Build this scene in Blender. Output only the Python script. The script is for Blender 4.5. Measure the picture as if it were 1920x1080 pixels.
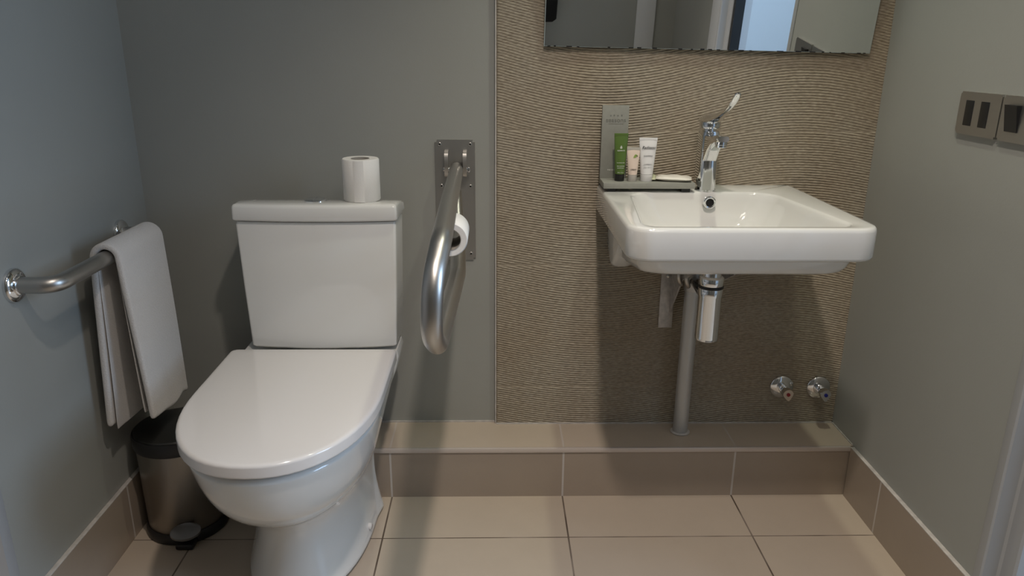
import bpy, bmesh, math, random
import numpy as np
from mathutils import Vector, Matrix, noise
random.seed(7)
S = bpy.context.scene
for o in list(bpy.data.objects): bpy.data.objects.remove(o)
COL = S.collection
PI = math.pi

# ------------------------------------------------------------------ camera
F, PIT, YAW, ROL = 1409.24, 0.3077, 0.0225, 0.0071
cam = bpy.data.cameras.new('camera'); cam.sensor_width = 36; cam.lens = F/1920*36; cam.clip_start = 0.02
co = bpy.data.objects.new('camera', cam); COL.objects.link(co)
fwd = Vector((math.sin(YAW)*math.cos(PIT), math.cos(YAW)*math.cos(PIT), -math.sin(PIT)))
rt = Vector((math.cos(YAW), -math.sin(YAW), 0)); up = rt.cross(fwd)
r2 = rt*math.cos(ROL)+up*math.sin(ROL); u2 = -rt*math.sin(ROL)+up*math.cos(ROL)
m = Matrix((r2, u2, -fwd)).transposed().to_4x4(); m.translation = Vector((-0.0193, -1.8764, 1.129))
co.matrix_world = m
S.camera = co

# ------------------------------------------------------------------ view, world, lights
S.view_settings.view_transform = 'Standard'; S.view_settings.look = 'None'
S.view_settings.exposure = -0.10; S.view_settings.gamma = 1.0
S.view_settings.use_curve_mapping = False
w = bpy.data.worlds.new('sky'); S.world = w; w.use_nodes = True
w.node_tree.nodes['Background'].inputs[0].default_value = (0.55, 0.72, 1.0, 1)
w.node_tree.nodes['Background'].inputs[1].default_value = 1.0

def area(name, loc, rot, sx, sy, power, col):
    l = bpy.data.lights.new(name, 'AREA'); l.shape = 'RECTANGLE'; l.size = sx; l.size_y = sy
    l.energy = power; l.color = col
    o = bpy.data.objects.new(name, l); COL.objects.link(o); o.location = loc; o.rotation_euler = rot
    return o
def spot(name, loc, aim, power, col, angle, blend, r):
    l = bpy.data.lights.new(name, 'SPOT'); l.energy = power; l.color = col
    l.spot_size = math.radians(angle); l.spot_blend = blend; l.shadow_soft_size = r
    o = bpy.data.objects.new(name, l); COL.objects.link(o); o.location = loc
    o.rotation_euler = (Vector(aim)-Vector(loc)).to_track_quat('-Z', 'Y').to_euler()
    return o
# ceiling downlights (positions read from the cast shadows)
spot('downlight_lamp', (0.15, -1.28, 2.385), (0.36, -0.62, 0.0), 92, (1.0, 0.88, 0.78), 90, 1.0, 0.045)
spot('downlight_lamp', (0.47, -0.42, 2.385), (0.42, -0.25, 0.0), 27, (0.97, 1.0, 0.80), 80, 0.9, 0.03)
# daylight through the hall window beyond the doorway
area('window_daylight', (2.36, -1.15, 1.45), (0, PI/2, 0), 1.3, 1.0, 38, (0.50, 0.71, 1.0))
# unseen soft fill light added above the entrance half of the room
area('rear_fill_light', (0.35, -1.85, 2.39), (math.radians(5), 0, 0), 0.55, 0.55, 8, (1.0, 0.92, 0.84))

# ------------------------------------------------------------------ materials
def mat(name, col, rough=0.5, metal=0.0, coat=0.0, noise_amt=0.0, noise_scale=30.0, bump=0.0, bump_scale=200.0,
        bump_dist=0.001, aniso=None, sss=0.0, sheen=0.0, spec=0.5):
    M = bpy.data.materials.new(name); M.use_nodes = True
    nt = M.node_tree; b = nt.nodes['Principled BSDF']
    b.inputs['Base Color'].default_value = (*col, 1); b.inputs['Roughness'].default_value = rough
    b.inputs['Metallic'].default_value = metal; b.inputs['Coat Weight'].default_value = coat
    b.inputs['Coat Roughness'].default_value = 0.04
    b.inputs['Sheen Weight'].default_value = sheen
    b.inputs['Specular IOR Level'].default_value = spec
    tc = nt.nodes.new('ShaderNodeTexCoord')
    if noise_amt > 0:
        n = nt.nodes.new('ShaderNodeTexNoise'); n.inputs['Scale'].default_value = noise_scale; n.inputs['Detail'].default_value = 6
        nt.links.new(tc.outputs['Object'], n.inputs['Vector'])
        r = nt.nodes.new('ShaderNodeValToRGB')
        r.color_ramp.elements[0].position = 0.3; r.color_ramp.elements[1].position = 0.7
        r.color_ramp.elements[0].color = (*[c*(1-noise_amt) for c in col], 1)
        r.color_ramp.elements[1].color = (*[min(1, c*(1+noise_amt)) for c in col], 1)
        nt.links.new(n.outputs['Fac'], r.inputs['Fac']); nt.links.new(r.outputs['Color'], b.inputs['Base Color'])
    if bump > 0 or aniso:
        n = nt.nodes.new('ShaderNodeTexNoise'); n.inputs['Scale'].default_value = bump_scale; n.inputs['Detail'].default_value = 4
        mp = nt.nodes.new('ShaderNodeMapping')
        if aniso: mp.inputs['Scale'].default_value = aniso
        nt.links.new(tc.outputs['Object'], mp.inputs['Vector']); nt.links.new(mp.outputs['Vector'], n.inputs['Vector'])
        bp = nt.nodes.new('ShaderNodeBump'); bp.inputs['Strength'].default_value = max(bump, .05); bp.inputs['Distance'].default_value = bump_dist
        nt.links.new(n.outputs['Fac'], bp.inputs['Height']); nt.links.new(bp.outputs['Normal'], b.inputs['Normal'])
    return M
M = {}
M['paint'] = mat('grey_wall_paint', (0.345, 0.35, 0.325), 0.55, noise_amt=0.03, noise_scale=3, bump=0.25, bump_scale=260, bump_dist=0.0006)
M['hallpaint'] = mat('white_hall_paint', (0.86, 0.87, 0.88), 0.6, bump=0.1, bump_scale=200)
M['ceil'] = mat('white_ceiling_paint', (0.62, 0.62, 0.60), 0.7, bump=0.1)
M['ceramic'] = mat('glazed_white_ceramic', (0.76, 0.755, 0.725), 0.09, coat=0.5)
M['seatplastic'] = mat('white_seat_plastic', (0.78, 0.75, 0.725), 0.12, coat=0.4)
M['chrome'] = mat('polished_chrome', (0.78, 0.79, 0.80), 0.05, metal=1.0)
M['steel'] = mat('brushed_stainless_steel', (0.50, 0.485, 0.46), 0.36, metal=1.0, bump=0.08, bump_scale=60, aniso=(1, 14, 14), bump_dist=0.0005)
M['steelplate'] = mat('brushed_steel_plate', (0.47, 0.46, 0.44), 0.42, metal=1.0, bump=0.06, bump_scale=60, aniso=(12, 1, 1), bump_dist=0.0005)
M['binsteel'] = mat('brushed_bin_steel', (0.30, 0.275, 0.245), 0.34, metal=1.0, bump=0.08, bump_scale=50, aniso=(1, 1, 14), bump_dist=0.0005)
M['darksteel'] = mat('dull_pedal_steel', (0.22, 0.21, 0.20), 0.45, metal=0.7)
M['pipe'] = mat('grey_painted_waste_pipe', (0.52, 0.515, 0.50), 0.4, metal=0.4, bump=0.1)
M['galv'] = mat('galvanised_bracket_steel', (0.48, 0.46, 0.44), 0.5, metal=0.5, noise_amt=0.2, noise_scale=60)
M['dark'] = mat('black_plastic', (0.012, 0.012, 0.013), 0.4)
M['darklid'] = mat('dark_bin_lid', (0.03, 0.03, 0.028), 0.3, metal=0.3)
M['hole'] = mat('dark_hole', (0.004, 0.004, 0.004), 0.8)
M['towel'] = mat('white_terry_cotton', (0.62, 0.59, 0.56), 0.95, bump=0.9, bump_scale=420, bump_dist=0.0016, sheen=0.4, noise_amt=0.05, noise_scale=400)
M['paper'] = mat('white_tissue_paper', (0.80, 0.78, 0.74), 0.95, bump=0.5, bump_scale=350, bump_dist=0.0006)
M['card'] = mat('grey_cardboard_core', (0.38, 0.35, 0.31), 0.9)
M['slate'] = mat('grey_green_composite', (0.29, 0.29, 0.255), 0.5, noise_amt=0.05, noise_scale=80)
M['emboss'] = mat('embossed_dark_lettering', (0.21, 0.21, 0.185), 0.5)
M['green'] = mat('olive_green_tube', (0.095, 0.16, 0.035), 0.32)
M['blackcap'] = mat('black_screw_cap', (0.015, 0.015, 0.014), 0.35)
M['cream'] = mat('cream_pink_tube', (0.78, 0.64, 0.54), 0.3)
M['creamcap'] = mat('grey_beige_cap', (0.50, 0.47, 0.42), 0.35)
M['whitetube'] = mat('white_tube_plastic', (0.80, 0.79, 0.78), 0.3)
M['greyink'] = mat('grey_print', (0.22, 0.22, 0.24), 0.5)
M['blackink'] = mat('black_print', (0.03, 0.03, 0.035), 0.5)
M['whiteink'] = mat('white_print', (0.8, 0.8, 0.76), 0.5)
M['leafink'] = mat('leaf_green_print', (0.30, 0.42, 0.10), 0.5)
M['soap'] = mat('cream_soap_wrapper', (0.78, 0.74, 0.66), 0.35)
M['soapedge'] = mat('pale_green_wrapper_edge', (0.62, 0.64, 0.44), 0.35)
M['red'] = mat('red_dot', (0.25, 0.008, 0.012), 0.4)
M['blue'] = mat('blue_dot', (0.012, 0.018, 0.22), 0.4)
M['trimmetal'] = mat('satin_edge_trim', (0.62, 0.55, 0.50), 0.25, metal=0.2)
M['grout'] = mat('pale_grout', (0.52, 0.49, 0.46), 0.8, noise_amt=0.15, noise_scale=60)
M['frame'] = mat('satin_door_frame_paint', (0.38, 0.385, 0.39), 0.45)
M['jambwhite'] = mat('white_satin_paint', (0.72, 0.73, 0.75), 0.4)
M['beigepanel'] = mat('beige_panel', (0.46, 0.42, 0.38), 0.5)
M['blackcloth'] = mat('black_cloth', (0.01, 0.01, 0.011), 0.9, bump=0.5)
M['mirror'] = mat('mirror_silver', (0.88, 0.91, 0.90), 0.01, metal=1.0)
M['glassedge'] = mat('mirror_glass_edge', (0.45, 0.52, 0.52), 0.15)

def tile_mat(name, col, ox, oy, T, axes, rough=0.33, grout=(0.16, 0.12, 0.09), gw=0.0035, gtrans=None):
    """tiles with joints; axes: (('x',offset),('y',offset)) in world metres"""
    Mm = bpy.data.materials.new(name); Mm.use_nodes = True; nt = Mm.node_tree; L = nt.links.new
    b = nt.nodes['Principled BSDF']
    geo = nt.nodes.new('ShaderNodeNewGeometry'); sep = nt.nodes.new('ShaderNodeSeparateXYZ'); L(geo.outputs['Position'], sep.inputs[0])
    def mth(op, a, c=None):
        n = nt.nodes.new('ShaderNodeMath'); n.operation = op
        for i, v in enumerate((a, c)):
            if v is None: continue
            if isinstance(v, (int, float)): n.inputs[i].default_value = v
            else: L(v, n.inputs[i])
        return n.outputs[0]
    facs = []; ids = []
    for ax, off, per, wd in axes:
        v = mth('DIVIDE', mth('SUBTRACT', sep.outputs[ax], off), per)
        fr = mth('FRACT', mth('ADD', v, 100.0))
        d = mth('MINIMUM', fr, mth('SUBTRACT', 1.0, fr))
        facs.append(mth('LESS_THAN', d, wd/per/2)); ids.append(mth('FLOOR', mth('ADD', v, 100.0)))
    f = facs[0]
    for g in facs[1:]: f = mth('MAXIMUM', f, g)
    wn = nt.nodes.new('ShaderNodeTexWhiteNoise'); wn.noise_dimensions = '2D'
    cb = nt.nodes.new('ShaderNodeCombineXYZ'); L(ids[0], cb.inputs[0])
    if len(ids) > 1: L(ids[1], cb.inputs[1])
    L(cb.outputs[0], wn.inputs['Vector'])
    n = nt.nodes.new('ShaderNodeTexNoise'); n.inputs['Scale'].default_value = 9; n.inputs['Detail'].default_value = 8; n.inputs['Roughness'].default_value = 0.65
    L(geo.outputs['Position'], n.inputs['Vector'])
    n2 = nt.nodes.new('ShaderNodeTexNoise'); n2.inputs['Scale'].default_value = 420; L(geo.outputs['Position'], n2.inputs['Vector'])
    val = mth('ADD', mth('ADD', 0.90, mth('MULTIPLY', n.outputs['Fac'], 0.14)), mth('ADD', mth('MULTIPLY', wn.outputs['Value'], 0.05), mth('MULTIPLY', n2.outputs['Fac'], 0.05)))
    mx = nt.nodes.new('ShaderNodeVectorMath'); mx.operation = 'SCALE'; mx.inputs[0].default_value = col; L(val, mx.inputs['Scale'])
    gm = nt.nodes.new('ShaderNodeMix'); gm.data_type = 'RGBA'; L(f, gm.inputs[0]); L(mx.outputs[0], gm.inputs[6])
    gr = nt.nodes.new('ShaderNodeValToRGB'); n3 = nt.nodes.new('ShaderNodeTexNoise'); n3.inputs['Scale'].default_value = 6
    L(geo.outputs['Position'], n3.inputs['Vector']); L(n3.outputs['Fac'], gr.inputs[0])
    gr.color_ramp.elements[0].position = .42; gr.color_ramp.elements[1].position = .6
    gr.color_ramp.elements[0].color = (*grout, 1); gr.color_ramp.elements[1].color = (*(gtrans or grout), 1)
    L(gr.outputs[0], gm.inputs[7])
    L(gm.outputs[2], b.inputs['Base Color'])
    L(mth('ADD', rough, mth('MULTIPLY', f, 0.4)), b.inputs['Roughness'])
    bp = nt.nodes.new('ShaderNodeBump'); bp.inputs['Strength'].default_value = 0.5; bp.inputs['Distance'].default_value = 0.001
    L(mth('SUBTRACT', mth('MULTIPLY', n2.outputs['Fac'], 0.12), f), bp.inputs['Height']); L(bp.outputs[0], b.inputs['Normal'])
    return Mm
J0, T = -0.293, 0.45
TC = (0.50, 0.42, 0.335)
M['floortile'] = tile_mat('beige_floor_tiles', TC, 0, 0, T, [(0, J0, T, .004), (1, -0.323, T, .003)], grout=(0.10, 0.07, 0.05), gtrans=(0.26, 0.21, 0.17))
TC_SHADED = (0.36, 0.295, 0.235)  # beige tile tone darkened: shade of the upright faces put into the colour
M['risertile'] = tile_mat('shaded_riser_tiles', TC_SHADED, 0, 0, T, [(0, J0, T, .005), (1, -9.0, 20, .001)], grout=(0.56, 0.52, 0.48), rough=0.4)
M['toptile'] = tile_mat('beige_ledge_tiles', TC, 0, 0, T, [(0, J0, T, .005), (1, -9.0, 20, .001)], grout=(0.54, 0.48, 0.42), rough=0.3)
M['skirttile'] = tile_mat('shaded_skirting_tiles', TC_SHADED, 0, 0, T, [(1, -0.313, T, .006), (0, -9.0, 20, .001)], grout=(0.56, 0.51, 0.46), rough=0.4)

# riven stone
def stone_mat():
    Mm = bpy.data.materials.new('riven_rippled_stone'); Mm.use_nodes = True; nt = Mm.node_tree; L = nt.links.new
    b = nt.nodes['Principled BSDF']; b.inputs['Roughness'].default_value = 0.6
    geo = nt.nodes.new('ShaderNodeNewGeometry')
    n = nt.nodes.new('ShaderNodeTexNoise'); n.inputs['Scale'].default_value = 240; n.inputs['Detail'].default_value = 3
    mp = nt.nodes.new('ShaderNodeMapping'); mp.inputs['Scale'].default_value = (0.35, 1, 1.6)
    L(geo.outputs['Position'], mp.inputs[0]); L(mp.outputs[0], n.inputs['Vector'])
    n2 = nt.nodes.new('ShaderNodeTexNoise'); n2.inputs['Scale'].default_value = 4; n2.inputs['Detail'].default_value = 5; L(geo.outputs['Position'], n2.inputs['Vector'])
    r = nt.nodes.new('ShaderNodeValToRGB'); r.color_ramp.elements[0].position = .3; r.color_ramp.elements[1].position = .72
    r.color_ramp.elements[0].color = (0.27, 0.23, 0.172, 1); r.color_ramp.elements[1].color = (0.465, 0.415, 0.325, 1)
    L(n.outputs['Fac'], r.inputs[0])
    r2 = nt.nodes.new('ShaderNodeValToRGB'); r2.color_ramp.elements[0].position = .35; r2.color_ramp.elements[1].position = .65
    r2.color_ramp.elements[0].color = (0.92, 0.86, 0.80, 1); r2.color_ramp.elements[1].color = (1, 1, 1, 1); L(n2.outputs['Fac'], r2.inputs[0])
    mx = nt.nodes.new('ShaderNodeMix'); mx.data_type = 'RGBA'; mx.blend_type = 'MULTIPLY'; mx.inputs[0].default_value = 1
    L(r.outputs[0], mx.inputs[6]); L(r2.outputs[0], mx.inputs[7]); L(mx.outputs[2], b.inputs['Base Color'])
    bp = nt.nodes.new('ShaderNodeBump'); bp.inputs['Strength'].default_value = 0.5; bp.inputs['Distance'].default_value = 0.0012
    L(n.outputs['Fac'], bp.inputs['Height']); L(bp.outputs[0], b.inputs['Normal'])
    return Mm
M['stone'] = stone_mat()

# ------------------------------------------------------------------ mesh helpers
def link(name, me, material=None, parent=None, smooth=None):
    o = bpy.data.objects.new(name, me); COL.objects.link(o)
    if material: me.materials.append(M[material])
    if smooth is not None:
        me.polygons.foreach_set('use_smooth', [True]*len(me.polygons)); me.set_sharp_from_angle(angle=math.radians(smooth))
    if parent: o.parent = parent; o.matrix_parent_inverse = parent.matrix_world.inverted()
    return o
def obj(name, bm, material, parent=None, smooth=40):
    bmesh.ops.recalc_face_normals(bm, faces=bm.faces)
    me = bpy.data.meshes.new(name); bm.to_mesh(me); bm.free()
    return link(name, me, material, parent, smooth)
def thing(name, label, cat, loc=(0, 0, 0), group=None):
    o = bpy.data.objects.new(name, None); COL.objects.link(o); o.location = loc; o.empty_display_size = .05
    o.matrix_world = Matrix.Translation(loc)
    o['label'] = label; o['category'] = cat
    if group: o['group'] = group
    return o
def tag(o, label, cat, group=None):
    o['label'] = label; o['category'] = cat
    if group: o['group'] = group
    return o
def struct(o):
    o['kind'] = 'structure'; return o
def bx(bm, a, b, bevel=0.0, seg=2, mat4=None):
    n0 = set(bm.verts)
    r = bmesh.ops.create_cube(bm, size=1)
    vs = r['verts']
    for v in vs:
        v.co = Vector([(a[i]+b[i])/2 + v.co[i]*(b[i]-a[i]) for i in range(3)])
    if bevel > 0:
        es = list({e for v in vs for e in v.link_edges})
        bmesh.ops.bevel(bm, geom=es, offset=bevel, segments=seg, profile=0.5, affect='EDGES')
    if mat4 is not None:
        for v in bm.verts:
            if v not in n0: v.co = mat4 @ v.co
def box(name, a, b, material, parent=None, bevel=0.0, seg=2):
    bm = bmesh.new(); bx(bm, a, b, bevel, seg); return obj(name, bm, material, parent)
def loft(bm, rings, cap0=True, cap1=True, closed=True):
    R = [[bm.verts.new(p) for p in r] for r in rings]
    n = len(R[0])
    for i in range(len(R)-1):
        for j in range(n if closed else n-1):
            k = (j+1) % n
            bm.faces.new((R[i][j], R[i][k], R[i+1][k], R[i+1][j]))
    if cap0: bm.faces.new(R[0][::-1])
    if cap1: bm.faces.new(R[-1])
    return R
def smooth_path(pts, r, seg=8):
    """polyline with filleted corners"""
    out = [Vector(pts[0])]
    for i in range(1, len(pts)-1):
        p, a, b = Vector(pts[i]), Vector(pts[i-1]), Vector(pts[i+1])
        rr = r[i-1] if isinstance(r, (list, tuple)) else r
        da, db = (a-p).normalized(), (b-p).normalized()
        ang = da.angle(db); t = min(rr/math.tan(ang/2), (a-p).length*.49, (b-p).length*.49)
        s, e = p+da*t, p+db*t
        for k in range(seg+1):
            u = k/seg
            out.append(s*(1-u)**2 + p*2*u*(1-u) + e*u*u)
    out.append(Vector(pts[-1])); return out
def tube(bm, path, rad, n=20, caps=True):
    path = [Vector(p) for p in path]
    tg = []
    for i in range(len(path)):
        a = path[max(i-1, 0)]; b = path[min(i+1, len(path)-1)]; tg.append((b-a).normalized())
    nrm = tg[0].orthogonal().normalized(); rings = []
    for i, p in enumerate(path):
        if i: 
            q = tg[i-1].rotation_difference(tg[i]); nrm = (q @ nrm).normalized()
        bi = tg[i].cross(nrm)
        r = rad[i] if isinstance(rad, (list, tuple)) else rad
        rings.append([p+(nrm*math.cos(2*PI*k/n)+bi*math.sin(2*PI*k/n))*r for k in range(n)])
    loft(bm, rings, caps, caps)
def lathe(bm, prof, c=(0, 0, 0), axis='z', n=40, caps=True):
    rings = []
    for r, h in prof:
        ring = []
        for k in range(n):
            a = 2*PI*k/n; x, y = r*math.cos(a), r*math.sin(a)
            p = {'z': (x, y, h), 'y': (x, h, y), 'x': (h, x, y)}[axis]
            ring.append(Vector(p)+Vector(c))
        rings.append(ring)
    loft(bm, rings, caps and prof[0][0] > 1e-5, caps and prof[-1][0] > 1e-5)
    bmesh.ops.remove_doubles(bm, verts=bm.verts, dist=1e-6)
def rrect(cx, cy, hx, hy, r, z, n=6):
    pts = []
    rs = r if isinstance(r, (list, tuple)) else [r]*4      # corners: ++ -+ -- +-
    for q, (sx, sy) in enumerate(((1, 1), (-1, 1), (-1, -1), (1, -1))):
        for k in range(n+1):
            a = PI/2*q + PI/2*k/n
            pts.append(Vector((cx+sx*(hx-rs[q])+rs[q]*math.cos(a), cy+sy*(hy-rs[q])+rs[q]*math.sin(a), z)))
    return pts
def text(name, body, size, loc, rot, material, parent=None, shear=0.0, ext=0.0003, align='CENTER', sx=1.0):
    cu = bpy.data.curves.new('lettering_curve', 'FONT'); cu.body = body; cu.size = size; cu.extrude = ext; cu.align_x = align; cu.align_y = 'CENTER'; cu.shear = shear
    t = bpy.data.objects.new('lettering_source', cu); COL.objects.link(t)
    dg = bpy.context.evaluated_depsgraph_get(); dg.update()
    me = bpy.data.meshes.new_from_object(t.evaluated_get(dg)); bpy.data.objects.remove(t)
    me.transform(Matrix.Translation(loc) @ rot.to_4x4() @ Matrix.Diagonal((sx, 1, 1, 1)))
    me.materials.clear(); return link(name, me, material, parent)
RX90 = Matrix.Rotation(PI/2, 3, 'X')

# ------------------------------------------------------------------ room shell
XL, XR, HL, DL = -0.898, 0.9175, 0.144, 0.1461
YR = -2.35; H = 2.4
struct(box('floor', (XL-.2, YR-.2, -.08), (XR+.10, 0.12, 0), 'floortile'))
struct(box('ceiling', (XL-.2, YR-.2, H), (3.0, .12, H+.08), 'ceil'))
struct(box('wall_back', (XL-.12, 0, 0), (XR+.12, .1, H), 'paint'))
struct(box('wall_left', (XL-.1, YR, 0), (XL, 0, H), 'paint'))
struct(box('wall_rear', (XL-.2, YR-.1, 0), (XR+.12, YR, H), 'paint'))
# right wall with the doorway
Y1, Y2 = -0.66, -1.42
bm = bmesh.new(); bx(bm, (XR, Y1-.01, 0), (XR+.11, 0, H)); struct(obj('wall_right', bm, 'paint'))
bm = bmesh.new(); bx(bm, (XR, YR, 0), (XR+.11, Y2-.1, H)); bx(bm, (XR, Y2-.1, 2.06), (XR+.11, Y1-.01, H)); struct(obj('wall_right', bm, 'paint'))
# door frame: stepped jamb profile swept vertically (near and far jamb)
def jamb(bm, y0, s, z1):
    prof = [(XR-.002, y0), (XR-.004, y0+s*.004), (XR-.004, y0+s*.021), (XR-.001, y0+s*.024), (XR+.026, y0+s*.024),
            (XR+.030, y0+s*.028), (XR+.030, y0+s*.058), (XR+.034, y0+s*.062), (XR+.112, y0+s*.062), (XR+.112, y0)]
    loft(bm, [[Vector((x, y, z)) for x, y in prof] for z in (0, z1)])
bm = bmesh.new(); jamb(bm, Y1, -1, 2.05); bx(bm, (XR-.004, Y2, 2.0), (XR+.112, Y1, 2.06)); struct(obj('trim_1', bm, 'frame'))
bm = bmesh.new(); jamb(bm, Y2-.10, 1, 2.0); bx(bm, (XR-.003, Y2-.22, 0), (XR+.02, Y2-.10, 2.05), .002); struct(obj('trim_2', bm, 'jambwhite'))
box_ = box('trim_3', (XR+.036, Y2-.038, 0), (XR+.075, Y2-.012, 2.0), 'dark'); struct(box_)
# left wall: frame strip and beige panel nearer the camera
struct(box('trim_4', (XL-.004, -.735, 0), (XL+.006, -.702, H), 'frame', bevel=.002))
struct(box('trim_5', (XL-.004, -1.60, 0), (XL+.012, -.735, H), 'beigepanel', bevel=.002))
# hall beyond the doorway, daylight side
hx0, hx1, hy0, hy1 = XR+.11, 2.5, -3.0, 0.1
struct(box('floor', (hx0-.01, hy0, -.08), (hx1, hy1, 0), 'floortile'))
struct(box('wall_back', (XR+.121, hy1, 0), (hx1, hy1+.1, H), 'hallpaint'))
struct(box('wall_rear', (hx0+.011, hy0-.1, 0), (hx1, hy0, H), 'hallpaint'))
bm = bmesh.new(); bx(bm, (hx1, hy0, 0), (hx1+.1, hy1, .8)); bx(bm, (hx1, hy0, 2.1), (hx1+.1, hy1, H))
bx(bm, (hx1, hy0, .8), (hx1+.1, -2.0, 2.1)); bx(bm, (hx1, -.5, .8), (hx1+.1, hy1, 2.1)); struct(obj('wall_right', bm, 'hallpaint'))
struct(box('wall_left', (hx0+.001, hy0, 0), (hx0+.02, YR-.1, H), 'hallpaint'))
bm = bmesh.new()
for y in (-2.0, -1.25, -.54): bx(bm, (hx1+.02, y, .8), (hx1+.06, y+.04, 2.1))
for z in (.8, 2.06): bx(bm, (hx1+.02, -2.0, z), (hx1+.06, -.5, z+.04))
struct(obj('window_1', bm, 'jambwhite'))

# ledge along the back wall
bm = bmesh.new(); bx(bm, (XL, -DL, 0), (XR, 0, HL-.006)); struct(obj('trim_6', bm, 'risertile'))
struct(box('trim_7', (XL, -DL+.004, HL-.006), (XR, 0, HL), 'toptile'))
bm = bmesh.new(); bx(bm, (XL, -DL-.004, HL-.0125), (XR-.008, -DL+.004, HL+.0005), .0015); struct(obj('trim_8', bm, 'trimmetal'))
# skirtings
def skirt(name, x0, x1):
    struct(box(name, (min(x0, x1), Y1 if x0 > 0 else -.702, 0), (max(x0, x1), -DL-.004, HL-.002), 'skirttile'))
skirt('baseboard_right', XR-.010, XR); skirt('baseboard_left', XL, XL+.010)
struct(box('trim_9', (XR-.0102, Y1, HL-.002), (XR+.0, -DL-.004, HL+.0006), 'grout', bevel=.0005))
struct(box('trim_10', (XL, -.702, HL-.002), (XL+.0102, -DL-.004, HL+.0006), 'grout', bevel=.0005))
# silicone lines
bm = bmesh.new(); bx(bm, (XL, -.004, HL), (-.022, 0, HL+.004)); bx(bm, (-.018, -.0165, HL), (XR, -.0125, HL+.003)); bx(bm, (XR-.003, -.14, HL), (XR, -.012, HL+.003))
struct(obj('trim_11', bm, 'grout'))

# rippled stone panel with real relief
def stone_panel():
    x0, x1 = -0.0179, XR; z0, z1 = HL+.001, H
    nx, nz = 170, int((z1-z0)/.00105)
    X = np.linspace(x0, x1, nx); Z = np.linspace(z0, z1, nz)
    XX, ZZ = np.meshgrid(X, Z)
    seams = [0.257, 0.599, 0.941, 1.283, 1.625, 1.967, 2.309]
    rng = np.random.RandomState(3)
    def fbm(sx, sz):
        g = rng.rand(int((z1-z0)/sz)+3, int((x1-x0)/sx)+3)
        u = (XX-x0)/sx; v = (ZZ-z0)/sz; iu = u.astype(int); iv = v.astype(int); fu = u-iu; fv = v-iv
        fu = fu*fu*(3-2*fu); fv = fv*fv*(3-2*fv)
        return (g[iv, iu]*(1-fu)+g[iv, iu+1]*fu)*(1-fv)+(g[iv+1, iu]*(1-fu)+g[iv+1, iu+1]*fu)*fv
    row = np.zeros_like(ZZ)
    for s in seams: row += (ZZ > s)
    ph = np.array([.17, .62, .05, .40, .77, .3, .9, .5])[row.astype(int)]
    amp = np.array([.030, .034, .030, .040, .036, .04, .04, .04])[row.astype(int)]
    wl = 0.97
    curve = -amp*np.cos(2*PI*(XX-0.245)/wl) + 0.005*(fbm(.25, .2)-.5) + 0.0007*(fbm(.03, .01)-.5)
    t = (ZZ - curve)/0.0064 + ph
    s = 0.5+0.5*np.cos(2*PI*t)
    s = s**0.8
    rel = 0.0028*s + 0.00035*(fbm(.02, .004)-.5) + 0.0005*(fbm(.006, .0022)-.5)*2
    for sm in seams:
        k = np.clip(1-np.abs(ZZ-sm)/.0032, 0, 1); k = np.clip(k*2.2, 0, 1)
        rel = rel*(1-k) + .0009*k
    e = np.clip((XX-x0)/.004, 0, 1); rel = rel*e
    YY = -(0.0105+rel)
    verts = np.stack([XX, YY, ZZ], -1).reshape(-1, 3)
    idx = np.arange(nx*nz).reshape(nz, nx)
    q = np.stack([idx[:-1, :-1], idx[:-1, 1:], idx[1:, 1:], idx[1:, :-1]], -1).reshape(-1, 4)
    # sides to the wall
    nb = len(verts)
    left = verts[idx[:, 0]].copy(); left[:, 1] = 0
    verts = np.concatenate([verts, left]); il = np.arange(nz)+nb
    q2 = np.stack([il[:-1], idx[:-1, 0], idx[1:, 0], il[1:]], -1)
    q = np.concatenate([q, q2])
    me = bpy.data.meshes.new('stone_cladding')
    me.vertices.add(len(verts)); me.vertices.foreach_set('co', verts.ravel().astype(np.float32))
    me.loops.add(q.size); me.loops.foreach_set('vertex_index', q.ravel().astype(np.int32))
    me.polygons.add(len(q)); me.polygons.foreach_set('loop_start', (np.arange(len(q))*4).astype(np.int32))
    me.polygons.foreach_set('loop_total', np.full(len(q), 4, np.int32)); me.update(); me.validate()
    o = link('wall_back', me, 'stone'); 
    me.polygons.foreach_set('use_smooth', [True]*len(me.polygons))
    return struct(o)
stone_panel()
struct(box('trim_12', (-0.0215, -.0125, HL), (-.0182, 0, H), 'grout'))

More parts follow.
